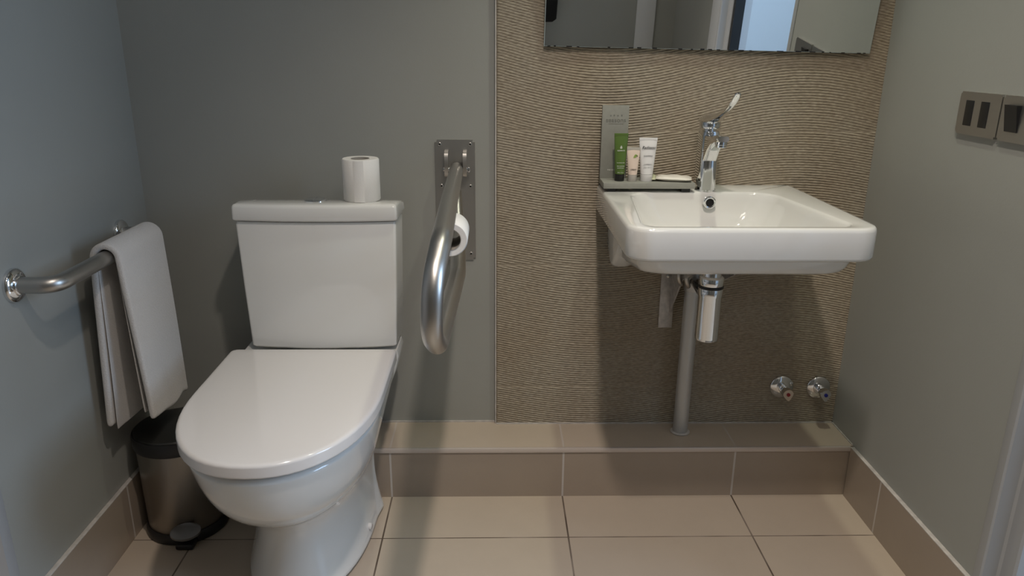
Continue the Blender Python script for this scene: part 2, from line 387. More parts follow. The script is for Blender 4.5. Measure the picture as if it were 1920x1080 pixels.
# ------------------------------------------------------------------ toilet
def toilet():
    t = thing('toilet', 'white close-coupled ceramic toilet with closed seat lid against the grey wall', 'toilet', (-0.44, -0.3, 0))
    cx = -0.447
    def D(z, w, yf, ys, yb, p=2.2, rb=.03, n=28, wb=None):
        wb = wb or w
        pts = []
        for k in range(n+1):                       # front half from +x to -x through the front
            a = PI*k/n; c, s = math.cos(a), math.sin(a)
            x = w*math.copysign(abs(c)**(2/p), c); y = ys-(ys-yf)*abs(s)**(2/p)
            pts.append(Vector((cx+x, y, z)))
        m_ = 5
        for k in range(1, m_): u = k/m_; pts.append(Vector((cx-(w*(1-u)+wb*u), ys+(yb-rb-ys)*u, z)))
        for k in range(m_+1):
            a = PI/2*k/m_; pts.append(Vector((cx-wb+rb-rb*math.cos(a), yb-rb+rb*math.sin(a), z)))
        for k in range(m_+1):
            a = PI/2*k/m_; pts.append(Vector((cx+wb-rb+rb*math.sin(a), yb-rb+rb*math.cos(a), z)))
        for k in range(1, m_): u = k/m_; pts.append(Vector((cx+(wb*(1-u)+w*u), yb-rb+(ys-yb+rb)*u, z)))
        return pts

    secs = [(0.0, .143, -.56, -.25, .152, 2.2, -.010), (.010, .142, -.558, -.25, .151, 2.2, -.010), (.022, .139, -.55, -.245, .147, 2.2, -.010), (.06, .132, -.538, -.235, .138, 2.2, -.009), (.11, .126, -.530, -.2, .130, 2.2, -.008),
            (.15, .125, -.532, -.22, .128, 2.2, -.006), (.185, .127, -.545, -.24, .128, 2.15, -.005), (.212, .133, -.572, -.27, .129, 2.1, -.003),
            (.238, .142, -.612, -.32, .133, 2.1, 0), (.266, .154, -.655, -.36, .141, 2.1, 0), (.294, .164, -.688, -.40, .151, 2.1, 0),
            (.33, .174, -.715, -.42, .166, 2.1, 0), (.37, .181, -.730, -.43, .178, 2.1, 0), (.398, .185, -.735, -.44, .184, 2.15, 0), (.412, .186, -.737, -.44, .186, 2.2, 0), (.418, .182, -.732, -.44, .182, 2.2, 0)]
    def yb_(z):
        if z <= .19: return -DL-.004
        return -DL-.004 + min(1, (z-.19)/.12)*(DL-.056)
    bm = bmesh.new()
    rings = []
    for z, w_, yf, ys, wb, p, dx in secs:
        r_ = D(z, w_, yf, ys, yb_(z), p, .05, wb=wb)
        for q in r_: q.x += dx
        rings.append(r_)
    loft(bm, rings)
    pan = obj('bowl', bm, 'ceramic', t, 60)
    sm = pan.modifiers.new('s', 'SUBSURF'); sm.levels = 1; sm.render_levels = 1
    bm = bmesh.new(); tube(bm, [(cx, -.062, .24), (cx, -.001, .24)], .05, 32); obj('outlet_pipe', bm, 'seatplastic', t)
    # raised rear deck
    bm = bmesh.new()
    loft(bm, [rrect(cx+.004, -.14, .165, .07, .03, .34), rrect(cx+.006, -.14, .180, .075, .03, .385), rrect(cx+.006, -.14, .187, .075, .03, .421), rrect(cx+.006, -.14, .183, .071, .03, .434)])
    obj('cistern_shelf', bm, 'ceramic', t)
    # seat
    bm = bmesh.new()
    loft(bm, [D(.4185, .180, -.726, -.45, -.225), D(.420, .184, -.730, -.45, -.222), D(.4255, .184, -.730, -.45, -.222)])
    obj('seat', bm, 'seatplastic', t)
    bm = bmesh.new(); L_ = []
    for dz, ins in ((.4260, .003), (.4266, .001), (.4280, 0), (.4300, 0), (.4460, 0), (.4475, .0001), (.4492, .0008), (.4508, .0022), (.4519, .0040), (.4526, .0062), (.4529, .0085), (.4531, .0105), (.4538, .04), (.4544, .08)):
        L_.append(D(dz, .194-ins, -.746+ins, -.45, -.2225-ins*.6, 2.2, .012))
    loft(bm, L_); obj('seat_lid', bm, 'seatplastic', t, 50)
    for s in (-1, 1):
        bm = bmesh.new(); lathe(bm, [(.011, -.02), (.011, .02)], (cx+s*.075, -.200, .430), 'x', 20); obj('hinge', bm, 'chrome', t)
    # cistern body: slightly bowed front, tapering downwards
    def C(z, w_, yf, yb, bow, wb, r=.007):
        w_ -= .002; wb = w_+.002
        pts = []
        n = 14
        for k in range(n+1):
            u = -1+2*k/n; pts.append(Vector((-.4305+u*(w_-r), yf-bow*(1-u*u), z)))
        for k in range(1, 5):
            a = PI/2*k/5; pts.append(Vector((-.4305+w_-r+r*math.sin(a), yf+r-r*math.cos(a), z)))
        pts.append(Vector((-.4305+w_, yf+r, z)))
        for k in range(1, 5): u = k/5; pts.append(Vector((-.4305+w_*(1-u)+wb*u, yf+r+(yb-yf-r)*u, z)))
        pts.append(Vector((-.4305+wb, yb, z))); pts.append(Vector((-.4305-wb, yb, z)))
        for k in range(1, 5): u = k/5; pts.append(Vector((-.4305-wb*(1-u)-w_*u, yb+(yf+r-yb)*u, z)))
        pts.append(Vector((-.4305-w_, yf+r, z)))
        for k in range(1, 5):
            a = PI/2*k/5; pts.append(Vector((-.4305-w_+r-r*math.cos(a), yf+r-r*math.sin(a), z)))
        return pts
    bm = bmesh.new()
    loft(bm, [C(.4430, .165, -.180, -.09, .013, .158), C(.4445, .171, -.1855, -.085, .015, .163), C(.449, .1745, -.189, -.082, .016, .166), C(.60, .180, -.190, -.082, .014, .171), C(.745, .184, -.191, -.082, .012, .176), C(.7515, .182, -.189, -.084, .012, .175)])
    obj('cistern', bm, 'ceramic', t, 40)
    bm = bmesh.new()
    loft(bm, [C(.7535, .182, -.192, -.082, .012, .174), C(.756, .1875, -.197, -.077, .012, .180), C(.759, .189, -.1985, -.075, .012, .182), C(.784, .188, -.198, -.075, .012, .181), C(.788, .1870, -.197, -.076, .012, .180), C(.791, .1845, -.1945, -.079, .012, .177), C(.7925, .179, -.189, -.084, .012, .172), C(.7927, .150, -.165, -.10, .008, .150)])
    for v in bm.verts:
        if v.co.z > .778 and v.co.y > -.15: v.co.z -= (v.co.y+.15)*.17
    lid = obj('cistern_lid', bm, 'ceramic', t, 50)
    bm = bmesh.new(); lathe(bm, [(.026, 0), (.026, .002), (.0245, .0035), (.022, .004), (.0215, .003), (.0001, .003)], (-.4365, -.150, .7925))
    b_ = obj('flush_button', bm, 'chrome', t)
    bm = bmesh.new(); lathe(bm, [(.0205, 0), (.0205, .0042), (.019, .005), (.0001, .0052)], (-.4365, -.150, .7925)); bx(bm, (-.4370, -.170, .797), (-.4360, -.130, .7985)); obj('button_cap', bm, 'chrome', b_)
    # fixing screw at the foot
    bm = bmesh.new(); lathe(bm, [(.0085, -.012), (.0085, .003), (.007, .0045), (.0001, .0045)], (-.3215, -.322, .034), 'x', 20); s_ = obj('fixing_cap', bm, 'seatplastic', t)
    bm = bmesh.new(); lathe(bm, [(.0055, 0), (.0055, .0055), (.004, .0062), (.0001, .0062)], (-.3215, -.322, .034), 'x', 16); obj('screw', bm, 'galv', s_)
    return t
toilet()

# ------------------------------------------------------------------ toilet rolls
def roll(name, label, loc, axis, R, r, L, flap=False):
    t = thing(name, label, 'toilet roll', loc)
    bm = bmesh.new(); n = 56
    def ring(rr, h, sp=0):
        out = []
        for k in range(n):
            a = 2*PI*k/n
            q = rr*(1+.006*math.sin(3*a+1)) + sp
            p = (q*math.cos(a), q*math.sin(a), h) if axis == 'z' else (q*math.cos(a), h, q*math.sin(a))
            out.append(Vector(loc)+Vector(p))
        return out
    rings = [ring(r, .001), ring(R-.002, 0), ring(R, .0025), ring(R, L-.0025), ring(R-.002, L), ring(r, L-.001)]
    R_ = loft(bm, rings, False, False)
    for j in range(n): k = (j+1) % n; bm.faces.new((R_[-1][j], R_[-1][k], R_[0][k], R_[0][j]))
    if flap:      # free end of the sheet, a slightly lifted vertical strip facing the camera
        a0 = math.radians(-72)
        for z0, z1 in ((.001, L-.001),):
            rr_ = []
            for i in range(9):
                a = a0 - math.radians(4)*i + 0; q = R+.0022-.00022*i
                rr_.append([Vector(loc)+Vector((q*math.cos(a), q*math.sin(a), z)) for z in (z0, z1)])
            for i in range(8):
                vs = [bm.verts.new(p) for p in (rr_[i][0], rr_[i][1], rr_[i+1][1], rr_[i+1][0])]; bm.faces.new(vs)
            a = a0; vs = [bm.verts.new(Vector(loc)+Vector((q_*math.cos(a), q_*math.sin(a), z))) for q_, z in ((R-.001, z0), (R-.001, z1), (R+.0022, z1), (R+.0022, z0))]; bm.faces.new(vs)
    obj('paper', bm, 'paper', t, 50)
    bm = bmesh.new(); lathe(bm, [(r, 0), (r, L), (r-.001, L), (r-.001, 0), (r, 0)], loc, axis, 32, False); obj('core', bm, 'card', t)
    return t
roll('toilet_roll', 'full white toilet roll standing on end on the cistern lid', (-.3305, -.138, .7925), 'z', .0422, .021, .096, True)

# ------------------------------------------------------------------ hinged support rail + wall plate
def hinged_rail():
    t = thing('support_rail', 'brushed steel hinged support rail reaching out from the wall beside the toilet', 'grab rail', (-.12, 0, .76))
    bm = bmesh.new()
    bx(bm, (-.170, -.004, .610), (-.071, 0, .916), 0); 
    es = [e for e in bm.edges if abs((e.verts[0].co-e.verts[1].co).y) > .003]
    bmesh.ops.bevel(bm, geom=es, offset=.006, segments=4, affect='EDGES')
    pl = obj('wall_plate', bm, 'steelplate', t)
    for x, z in ((-.158, .905), (-.083, .905), (-.155, .802), (-.083, .801), (-.155, .627), (-.083, .627)):
        bm = bmesh.new(); lathe(bm, [(.0045, -.0062), (.0038, -.0066), (.0022, -.0062), (.0016, -.0052), (.0001, -.005)], (x, 0, z), 'y', 18)
        lathe(bm, [(.0046, -.004), (.0046, -.0062)], (x, 0, z), 'y', 18); s_ = obj('screw', bm, 'steel', pl)
        bm = bmesh.new(); bx(bm, (x-.0021, -.0069, z-.0006), (x+.0021, -.0058, z+.0006)); bx(bm, (x-.0006, -.0069, z-.0021), (x+.0006, -.0058, z+.0021)); obj('screw_slot', bm, 'hole', s_)
    for x in (-.1405, -.0955):
        bm = bmesh.new()
        prof = [(0, .893), (-.012, .893), (-.030, .888), (-.036, .880), (-.036, .836), (-.030, .829), (-.004, .829), (-.004, .832)]
        prof = [(-.004, .892), (-.022, .891), (-.034, .886), (-.038, .878), (-.038, .838), (-.032, .830), (-.004, .828)]
        loft(bm, [[Vector((x+d, y, z)) for y, z in prof] for d in (-.0046, .0046)])
        obj('hinge_ear', bm, 'steel', t)
    bm = bmesh.new(); tube(bm, [(-.148, -.026, .846), (-.086, -.026, .846)], .005, 16); bx(bm, (-.090, -.031, .840), (-.083, -.021, .852), .002); obj('hinge_pin', bm, 'chrome', t)
    R = .0168
    top = [(-.116, -.040, .846), (-.110, -.40, .848), (-.1035, -.745, .848), (-.113, -.815, .800), (-.117, -.815, .715), (-.113, -.745, .672), (-.100, -.34, .672), (-.107, -.16, .722), (-.1145, -.080, .800)]
    p = smooth_path(top, [.4, .07, .07, .07, .07, .16, .12], 12)
    bm = bmesh.new(); tube(bm, [(-.1165, -.022, .846)] + p[:1], R, 28)
    bm.free(); bm = bmesh.new()
    pp = [Vector((-.1165, -.018, .846)), Vector((-.1165, -.020, .846))] + p
    rad = [R*.82, R] + [R]*(len(p)-6) + [R*.98, R*.93, R*.9, R*.88, R*.85, R*.8]
    tube(bm, pp, rad, 32)
    obj('rail_tube', bm, 'steel', t, 50)
    bm = bmesh.new()
    tube(bm, smooth_path([(-.108, -.36, .838), (-.108, -.36, .780), (-.110, -.46, .777)], .018, 6), .0055, 14)
    obj('roll_arm', bm, 'steel', t)
hinged_rail()
roll('toilet_roll', 'part-used white toilet roll hanging within the hinged steel support rail', (-.108, -.462, .777), 'y', .034, .0215, .098)

# ------------------------------------------------------------------ left grab bar + towel
def left_bar():
    t = thing('grab_bar', 'polished steel grab bar with round flanges on the left grey wall', 'grab bar', (XL, -.35, .712))
    z = .713; x = -.822
    p = smooth_path([(XL+.004, -.553, z), (x-.002, -.556, z), (x, -.50, z), (x, -.20, z), (x, -.145, z), (XL+.004, -.145, z)], [.06, .0001, .0001, .06], 12)
    p = smooth_path([(XL+.004, -.553, z), (x, -.553, z), (x, -.145, z), (XL+.004, -.145, z)], .068, 16)
    bm = bmesh.new(); tube(bm, p, .0155, 32); obj('bar', bm, 'steel', t, 50)
    for y in (-.553, -.145):
        bm = bmesh.new(); lathe(bm, [(.032, 0), (.032, .005), (.030, .0085), (.024, .0115), (.020, .0125), (.0185, .015), (.016, .016), (.0001, .016)], (XL, y, z), 'x', 40)
        obj('flange', bm, 'chrome', t, 35)
left_bar()
def towel():
    t = thing('hand_towel', 'folded white hand towel draped over the left grab bar', 'towel', (-.822, -.27, .33))
    zb = .713; xb = -.822; R = .0155
    def sheet(name, lay, y0t, y1t, y0b, y1b, zf, zr, th, xf_bot, xr_bot, seedv, back_only=False):
        # path in (x,z): from front bottom up over the bar and down the wall side
        r = R + .0030 + lay
        pts = []
        nF = 26; nA = 12; nB = 22
        if not back_only:
            for i in range(nF): u = i/nF; pts.append(('f', u))
        for i in range(nA+1): pts.append(('a', i/nA))
        for i in range(1, nB+1): pts.append(('b', i/nB))
        ny = 26; V = []
        for k, u in pts:
            row = []
            for j in range(ny+1):
                v = j/ny
                if k == 'f':
                    s = 1-u   # 1 bottom .. 0 top
                    zbot = zf[0]*(1-v)+zf[1]*v
                    z = zbot+(zb-zbot)*u
                    x = xb+r+(xf_bot-(xb+r))*s**1.1
                    y = (y0t*(1-s)+y0b*s)*(1-v)+(y1t*(1-s)+y1b*s)*v
                    x += .006*math.sin(v*5.2+seedv+u*1.2)*s + .003*math.sin(v*11+seedv*2)*s*s
                    z += .0035*math.sin(v*9+seedv)*s**6
                elif k == 'a':
                    a = PI*u; x = xb+r*math.cos(a); z = zb+r*math.sin(a); y = y0t*(1-v)+y1t*v
                else:
                    s = u; zbot = zr[0]*(1-v)+zr[1]*v
                    z = zb+(zbot-zb)*s; x = xb-r+(xr_bot-(xb-r))*s
                    y = (y0t*(1-s)+y0b*s)*(1-v)+(y1t*(1-s)+y1b*s)*v
                    x += .005*math.sin(v*6+seedv+u)*s
                    z += .003*math.sin(v*8+seedv)*s**6
                row.append(Vector((x, y, z)))
            V.append(row)
        bm = bmesh.new(); vv = [[bm.verts.new(p) for p in r_] for r_ in V]
        for i in range(len(vv)-1):
            for j in range(ny): bm.faces.new((vv[i][j], vv[i][j+1], vv[i+1][j+1], vv[i+1][j]))
        o = obj(name, bm, 'towel', t, 80)
        so = o.modifiers.new('t', 'SOLIDIFY'); so.thickness = th; so.offset = 1 if o.data.polygons[0].normal.x > 0 else -1
        b_ = o.modifiers.new('b', 'SUBSURF'); b_.levels = 1; b_.render_levels = 2
        return o
    sheet('outer_fold', .0005, -.372, -.162, -.385, -.178, (.352, .325), (.333, .30), .0135, -.778, -.862, 0.3)
    sheet('inner_fold', -.0002, -.366, -.19, -.378, -.20, (.362, .345), (.322, .315), .0001 if False else .002, -.790, -.850, 2.0)
towel()

# ------------------------------------------------------------------ pedal bin
def bin_():
    c = (-.782, -.252, 0)
    t = thing('pedal_bin', 'small steel pedal bin with black lid between the toilet and left wall', 'bin', c)
    bm = bmesh.new(); lathe(bm, [(.088, .022), (.089, .024), (.0925, .235), (.092, .238), (.085, .238)], c, 'z', 64); obj('body', bm, 'binsteel', t)
    bm = bmesh.new(); lathe(bm, [(.090, 0), (.0945, .002), (.0955, .008), (.0945, .020), (.0905, .026), (.088, .026)], c, 'z', 64); obj('base_ring', bm, 'dark', t)
    bm = bmesh.new(); lathe(bm, [(.092, .232), (.0965, .234), (.0985, .242), (.0985, .262), (.097, .266), (.093, .267)], c, 'z', 64); bx(bm, (c[0]-.03, c[1]+.085, .225), (c[0]+.03, c[1]+.104, .267), .005); obj('lid_rim', bm, 'dark', t)
    bm = bmesh.new(); lathe(bm, [(.093, .262), (.0935, .268), (.091, .2715), (.07, .276), (.04, .279), (.0001, .280)], c, 'z', 64); obj('lid', bm, 'darklid', t)
    bm = bmesh.new()
    d = Vector((.34, -1, 0)).normalized(); s = Vector((-d.y, d.x, 0)); s = -s if s.x < 0 else s
    rr = []
    def pedal_ring(z, grow, mat_w=.034):
        pts = []
        for k in range(24):
            a = 2*PI*k/24; pts.append(Vector(c)+d*(.105+.017*math.cos(a)*(1+grow))+s*(mat_w*math.sin(a)*(1+grow))+Vector((0, 0, z-.011*(math.cos(a)))))
        return pts
    loft(bm, [pedal_ring(.038, -.12), pedal_ring(.040, 0), pedal_ring(.045, 0), pedal_ring(.0465, -.15)])
    p_ = obj('pedal', bm, 'darksteel', t)
    bm = bmesh.new(); q = Vector(c)+d*.095
    bx(bm, (q.x-.021, q.y-.024, .0), (q.x+.021, q.y+.02, .017), .006); obj('pedal_foot', bm, 'dark', t)
bin_()

# ------------------------------------------------------------------ basin
BX0, BX1, BYF, BZ = .233, .7225, -.500, .808
def basin():
    t = thing('wash_basin', 'white wall-hung rectangular ceramic basin on the rippled stone wall', 'wash basin', (.478, -.013, .60))
    cx = (BX0+BX1)/2; hx = (BX1-BX0)/2; yb = -.0135; cy = (yb+BYF)/2; hy = (yb-BYF)/2
    rf = .048; rbk = .004
    def outer(z, ins, dr=0):
        return rrect(cx, cy-0+0*ins, hx-ins, hy-ins*.5 if ins < .02 else hy-ins*.5, [rbk, rbk, rf-dr, rf-dr], z, 8)
    def outer2(z, ins):      # keeps the back edge at the wall
        y1 = yb; y0 = BYF+ins
        return rrect(cx, (y1+y0)/2, hx-ins, (y1-y0)/2, [rbk, rbk, max(.01, rf-ins), max(.01, rf-ins)], z, 8)
    bm = bmesh.new()
    # inner bowl openings
    iy0, iy1 = BYF+.020, -.108; ix0, ix1 = BX0+.026, BX1-.040
    def inner(z, ins, r, dy=0, sl=0):
        ps = rrect(0, (iy0+iy1)/2+dy, 1, (iy1-iy0)/2-ins*.6-sl, [.001]*4, z, 8)
        ps = rrect((ix0+ix1)/2, (iy0+iy1)/2+dy, (ix1-ix0)/2-ins, (iy1-iy0)/2-ins*.6-sl, [r+.02, r+.02, r, r], z, 8)
        for p_ in ps:                      # opening narrows towards the wall
            k = (p_.y-iy0)/(iy1-iy0)
            p_.x += (.036 if p_.x < (ix0+ix1)/2 else -.046)*max(0, k)*min(1, abs(p_.x-(ix0+ix1)/2)/.15)
        return ps
    # underside body
    def body(z, x0, x1, yf, yr, r):
        return rrect((x0+x1)/2, (yf+yr)/2, (x1-x0)/2, (yr-yf)/2, [.006, .006, r, r], z, 8)
    rings = [body(.7035, .42, .55, -.36, -.10, .03), body(.7035, .305, .665, -.425, -.04, .05), body(.7045, .284, .680, -.440, -.03, .055), body(.7085, .275, .690, -.448, -.02, .055),
             body(.716, .269, .696, -.454, yb, .05), body(.740, .260, .702, -.462, yb, .045),
             outer2(.7415, .018), outer2(.742, .006), outer2(.7445, .0022), outer2(.749, 0), outer2(.799, 0), outer2(.8045, .0018), outer2(.8075, .005), outer2(BZ, .011),
             inner(BZ, -.001, .040), inner(BZ-.0012, .003, .038), inner(BZ-.006, .0065, .037), inner(BZ-.02, .010, .036), inner(.765, .020, .036, 0), inner(.742, .034, .04, -.0), inner(.727, .052, .045), inner(.720, .075, .05), inner(.717, .105, .05), inner(.715, .14, .02)]
    for r_ in rings[:4]:
        for p in r_: p.z -= .0015+max(0, p.y+.45)*.16
    for p in rings[4]: p.z -= max(0, p.y+.45)*.08
    loft(bm, rings, True, True)
    obj('basin_body', bm, 'ceramic', t, 46)
    # side shrouds below the rear deck
    for x0, x1 in ((.266, .316), (.640, .690)):
        bm = bmesh.new()
        prof = [(yb, .74), (yb, .650), (-.022, .628), (-.045, .613), (-.075, .611), (-.105, .622), (-.15, .658), (-.20, .700), (-.22, .74)]
        m_ = Vector(((x0+x1)/2, -.1, .68))
        def sc(x, f): return [Vector((x, m_.y+(y-m_.y)*f, m_.z+(z-m_.z)*f)) if y < yb-.001 else Vector((x, y, m_.z+(z-m_.z)*f)) for y, z in prof]
        loft(bm, [sc(x0, .78), sc(x0+.0015, .86), sc(x0+.005, .93), sc(x0+.010, .975), sc(x0+.018, 1), sc(x1-.018, 1), sc(x1-.010, .975), sc(x1-.005, .93), sc(x1-.0015, .86), sc(x1, .78)])
        obj('side_support', bm, 'ceramic', t, 60)
    # overflow ring in the back wall of the bowl
    oc = (.4865, -.1265, .7860)
    bm = bmesh.new(); lathe(bm, [(.0085, .004), (.0085, -.003), (.0098, -.0055), (.0125, -.006), (.0148, -.0045), (.0150, .004)], oc, 'y', 36)
    ov = obj('overflow_ring', bm, 'chrome', t)
    bm = bmesh.new(); lathe(bm, [(.0001, -.0015), (.0088, -.0015), (.0088, .003)], oc, 'y', 30); obj('overflow_hole', bm, 'hole', ov)
    bm = bmesh.new(); lathe(bm, [(.024, .7145), (.024, .7165), (.022, .718), (.0001, .719)], (.478, -.30, 0), 'z', 36); obj('drain', bm, 'chrome', t)
basin()

def waste():
    t = thing('bottle_trap', 'chrome bottle trap and waste hanging under the basin', 'bottle trap', (.478, -.24, .48))
    c = (.473, -.245, 0)
    bm = bmesh.new(); lathe(bm, [(.0001, .484), (.0225, .484), (.0262, .4865), (.0272, .493), (.0272, .592), (.0280, .594), (.0280, .611), (.0275, .612)], c, 'z', 48)
    b_ = obj('trap_body', bm, 'chrome', t)
    bm = bmesh.new(); bx(bm, (c[0]-.010, c[1]-.0278, .488), (c[0]+.010, c[1]-.0268, .4895)); obj('maker_mark', bm, 'galv', b_)
    bm = bmesh.new(); lathe(bm, [(.0275, .612), (.0288, .613), (.0288, .618), (.0275, .619)], c, 'z', 48); obj('rubber_ring', bm, 'dark', t)
    bm = bmesh.new(); lathe(bm, [(.0275, .619), (.0282, .620), (.0282, .636), (.0262, .639), (.0215, .641), (.0215, .652), (.0190, .653), (.0190, .678)], c, 'z', 48); obj('collar', bm, 'chrome', t)
    bm = bmesh.new(); tube(bm, smooth_path([(c[0], c[1]+.015, .578), (.482, -.10, .578), (.480, -.085, .578)], .01, 4), .0155, 24); obj('outlet', bm, 'chrome', t)
    t2 = thing('waste_pipe', 'grey waste pipe running from behind the trap down to the tiled ledge', 'pipe', (.48, -.056, HL))
    bm = bmesh.new(); tube(bm, [(.4795, -.062, HL-.002), (.4795, -.066, .35), (.480, -.070, .56), (.480, -.071, .585)], .0195, 32); obj('pipe', bm, 'pipe', t2)
    bm = bmesh.new(); lathe(bm, [(.0215, .585-.035), (.0225, .552), (.0225, .600), (.019, .604), (.0001, .605)], (.480, -.071, 0), 'z', 32); obj('elbow_socket', bm, 'pipe', t2)
    bm = bmesh.new(); lathe(bm, [(.024, HL), (.0262, HL+.002), (.020, HL+.004)], (.4795, -.062, 0), 'z', 32); obj('sealant_ring', bm, 'grout', t2)
    # flexible tap hoses
    for i, dx in enumerate((-.008, .006)):
        bm = bmesh.new()
        pts = [(.452+dx, -.10, .645), (.438+dx, -.125-.02*i, .625), (.434+dx, -.130-.02*i, .600), (.446+dx, -.115-.02*i, .575), (.452+dx, -.045, .60), (.456+dx, -.030, .645)]
        tube(bm, smooth_path(pts, .03, 6), .0058, 12)
        tag(obj('flexible_hose', bm, 'steel'), ['braided steel tap hose looping beside the trap, the left one', 'braided steel tap hose looping behind the chrome trap, the right one'][i], 'hose', 'tap hoses under the basin')
waste()
def bracket(x, label):
    t = thing('basin_bracket', label, 'bracket', (x, -.014, .5), 'steel brackets under the basin')
    bm = bmesh.new(); bx(bm, (x-.0185, -.0185, .428), (x+.0185, -.0135, .630), .0015); pl = obj('wall_strap', bm, 'galv', t)
    bm = bmesh.new(); lathe(bm, [(.0065, -.019), (.0065, -.0215), (.004, -.0235), (.0001, -.024)], (x, 0, .572), 'y', 6); obj('bolt', bm, 'steel', pl)
    bm = bmesh.new()
    prof = [(-.0185, .628), (-.20, .640), (-.20, .628), (-.12, .590), (-.0185, .472)]
    loft(bm, [[Vector((x+.010+d, y, z)) for y, z in prof] for d in (-.002, .002)]); obj('gusset', bm, 'galv', t)
    bm = bmesh.new(); bx(bm, (x-.0185, -.12, .622), (x+.0185, -.0135, .628), .001); obj('arm', bm, 'galv', t)
bracket(.4285, 'galvanised steel bracket left of the trap under the basin')
bracket(.530, 'galvanised steel bracket right of the trap under the basin')

# ------------------------------------------------------------------ basin mixer tap
def tap():
    t = thing('mixer_tap', 'chrome single-lever mixer tap with raised curved lever on the basin', 'tap', (.486, -.085, BZ))
    cx, cy = .4845, -.085
    bm = bmesh.new(); lathe(bm, [(.0255, BZ), (.0255, BZ+.003), (.024, BZ+.0045), (.0001, BZ+.0045)], (cx, cy, 0), 'z', 40); obj('base_ring', bm, 'chrome', t)
    bm = bmesh.new()
    rr = []
    for z, hx, hy, oy in ((BZ+.004, .0220, .0250, 0), (BZ+.03, .0215, .0245, 0), (.90, .0210, .0240, 0), (.945, .0210, .0245, -.001), (.949, .0195, .023, -.001)):
        rr.append(rrect(cx, cy+oy, hx, hy, [.006, .006, .014, .014], z, 6))
    loft(bm, rr); obj('tap_body', bm, 'chrome', t, 45)
    # spout grows from the body forward
    bm = bmesh.new(); rr = []
    for y, z0, z1, hx in ((-.098, .868, .944, .0165), (-.112, .885, .943, .0165), (-.130, .906, .943, .0165), (-.150, .922, .945, .0165), (-.175, .931, .948, .0165), (-.194, .934, .950, .0155), (-.203, .936, .948, .012)):
        c_ = Vector((cx, y, (z0+z1)/2)); ring = []
        for p in rrect(0, 0, hx, (z1-z0)/2, min(.007, (z1-z0)/2-.001), 0, 5): ring.append(c_+Vector((p.x, 0, p.y)))
        rr.append(ring)
    loft(bm, rr); sp = obj('spout', bm, 'chrome', t, 50)
    bm = bmesh.new(); lathe(bm, [(.0135, .936), (.0135, .9285), (.0122, .9278), (.0122, .923), (.0112, .922), (.0001, .9225)], (cx, -.186, 0), 'z', 32); obj('aerator', bm, 'chrome', sp)
    # cartridge head
    bm = bmesh.new(); lathe(bm, [(.0175, .948), (.0175, .954), (.0240, .9555), (.0250, .958), (.0250, .968), (.0225, .974), (.014, .976), (.0001, .977)], (cx, cy, 0), 'z', 40); obj('head', bm, 'chrome', t, 45)
    # long care lever
    bm = bmesh.new(); rr = []
    path = [(-.052, .966, .014, .010), (-.060, .969, .022, .0135), (-.085, .974, .0235, .015), (-.110, .979, .0225, .0125), (-.138, .984, .0175, .0095), (-.165, .991, .0120, .0065), (-.190, .999, .0098, .0055), (-.212, .1006*10, .0085, .005), (-.232, 1.015, .0080, .0046), (-.252, 1.026, .0080, .0044), (-.266, 1.036, .0080, .0042), (-.274, 1.0425, .0068, .0038), (-.277, 1.045, .004, .0025)]
    for i, (y, z, hx, hz) in enumerate(path):
        a = path[max(0, i-1)]; b = path[min(len(path)-1, i+1)]
        d = Vector((0, b[0]-a[0], b[1]-a[1])).normalized(); nn = Vector((0, -d.z, d.y))
        if nn.z < 0: nn = -nn
        rr.append([Vector((cx, y, z))+Vector((hx*math.cos(2*PI*k/20), 0, 0))+nn*hz*math.sin(2*PI*k/20) for k in range(20)])
    loft(bm, rr); o = obj('lever', bm, 'chrome', t, 60)
    bm = bmesh.new(); tube(bm, [(cx, -.1065, .892), (cx, -.112, .891)], .0028, 12); obj('temperature_dot', bm, 'chrome', t)
tap()

# ------------------------------------------------------------------ amenity stand and toiletries
SX0, SX1 = .2345, .452
def stand():
    t = thing('amenity_stand', 'grey L-shaped amenity stand with upright panel on the basin deck', 'stand', (.34, -.11, BZ))
    zt = .8300
    bm = bmesh.new(); bx(bm, (SX0, -.119, zt-.0135), (SX1, -.040, zt), .0008); obj('shelf', bm, 'slate', t)
    for x in (SX0+.02, SX1-.02):
        bm = bmesh.new(); bx(bm, (x-.01, -.112, BZ), (x+.01, -.050, zt-.0135)); obj('foot', bm, 'dark', t)
    bm = bmesh.new(); bx(bm, (SX0, -.048, zt), (.2985, -.040, 1.0035), .0008); p_ = obj('upright_panel', bm, 'slate', t)
    text('lettering', 'seasons', .0150, Vector((.2675, -.0482, .9690)), RX90, 'emboss', p_, sx=1.05)
    bm = bmesh.new()
    for k, x in enumerate((.255, .263, .272, .281)):
        bx(bm, (x-.0015, -.0486, .9785), (x+.0015, -.0478, .981+.001*(k % 2)))
    bx(bm, (.250, -.0484, .9600), (.286, -.0478, .9606)); obj('embossed_line', bm, 'emboss', p_)
    text('lettering', 'THE SEASONS', .0045, Vector((.266, -.0482, .8500)), RX90, 'whiteink', p_)
    return zt
ZT = stand()
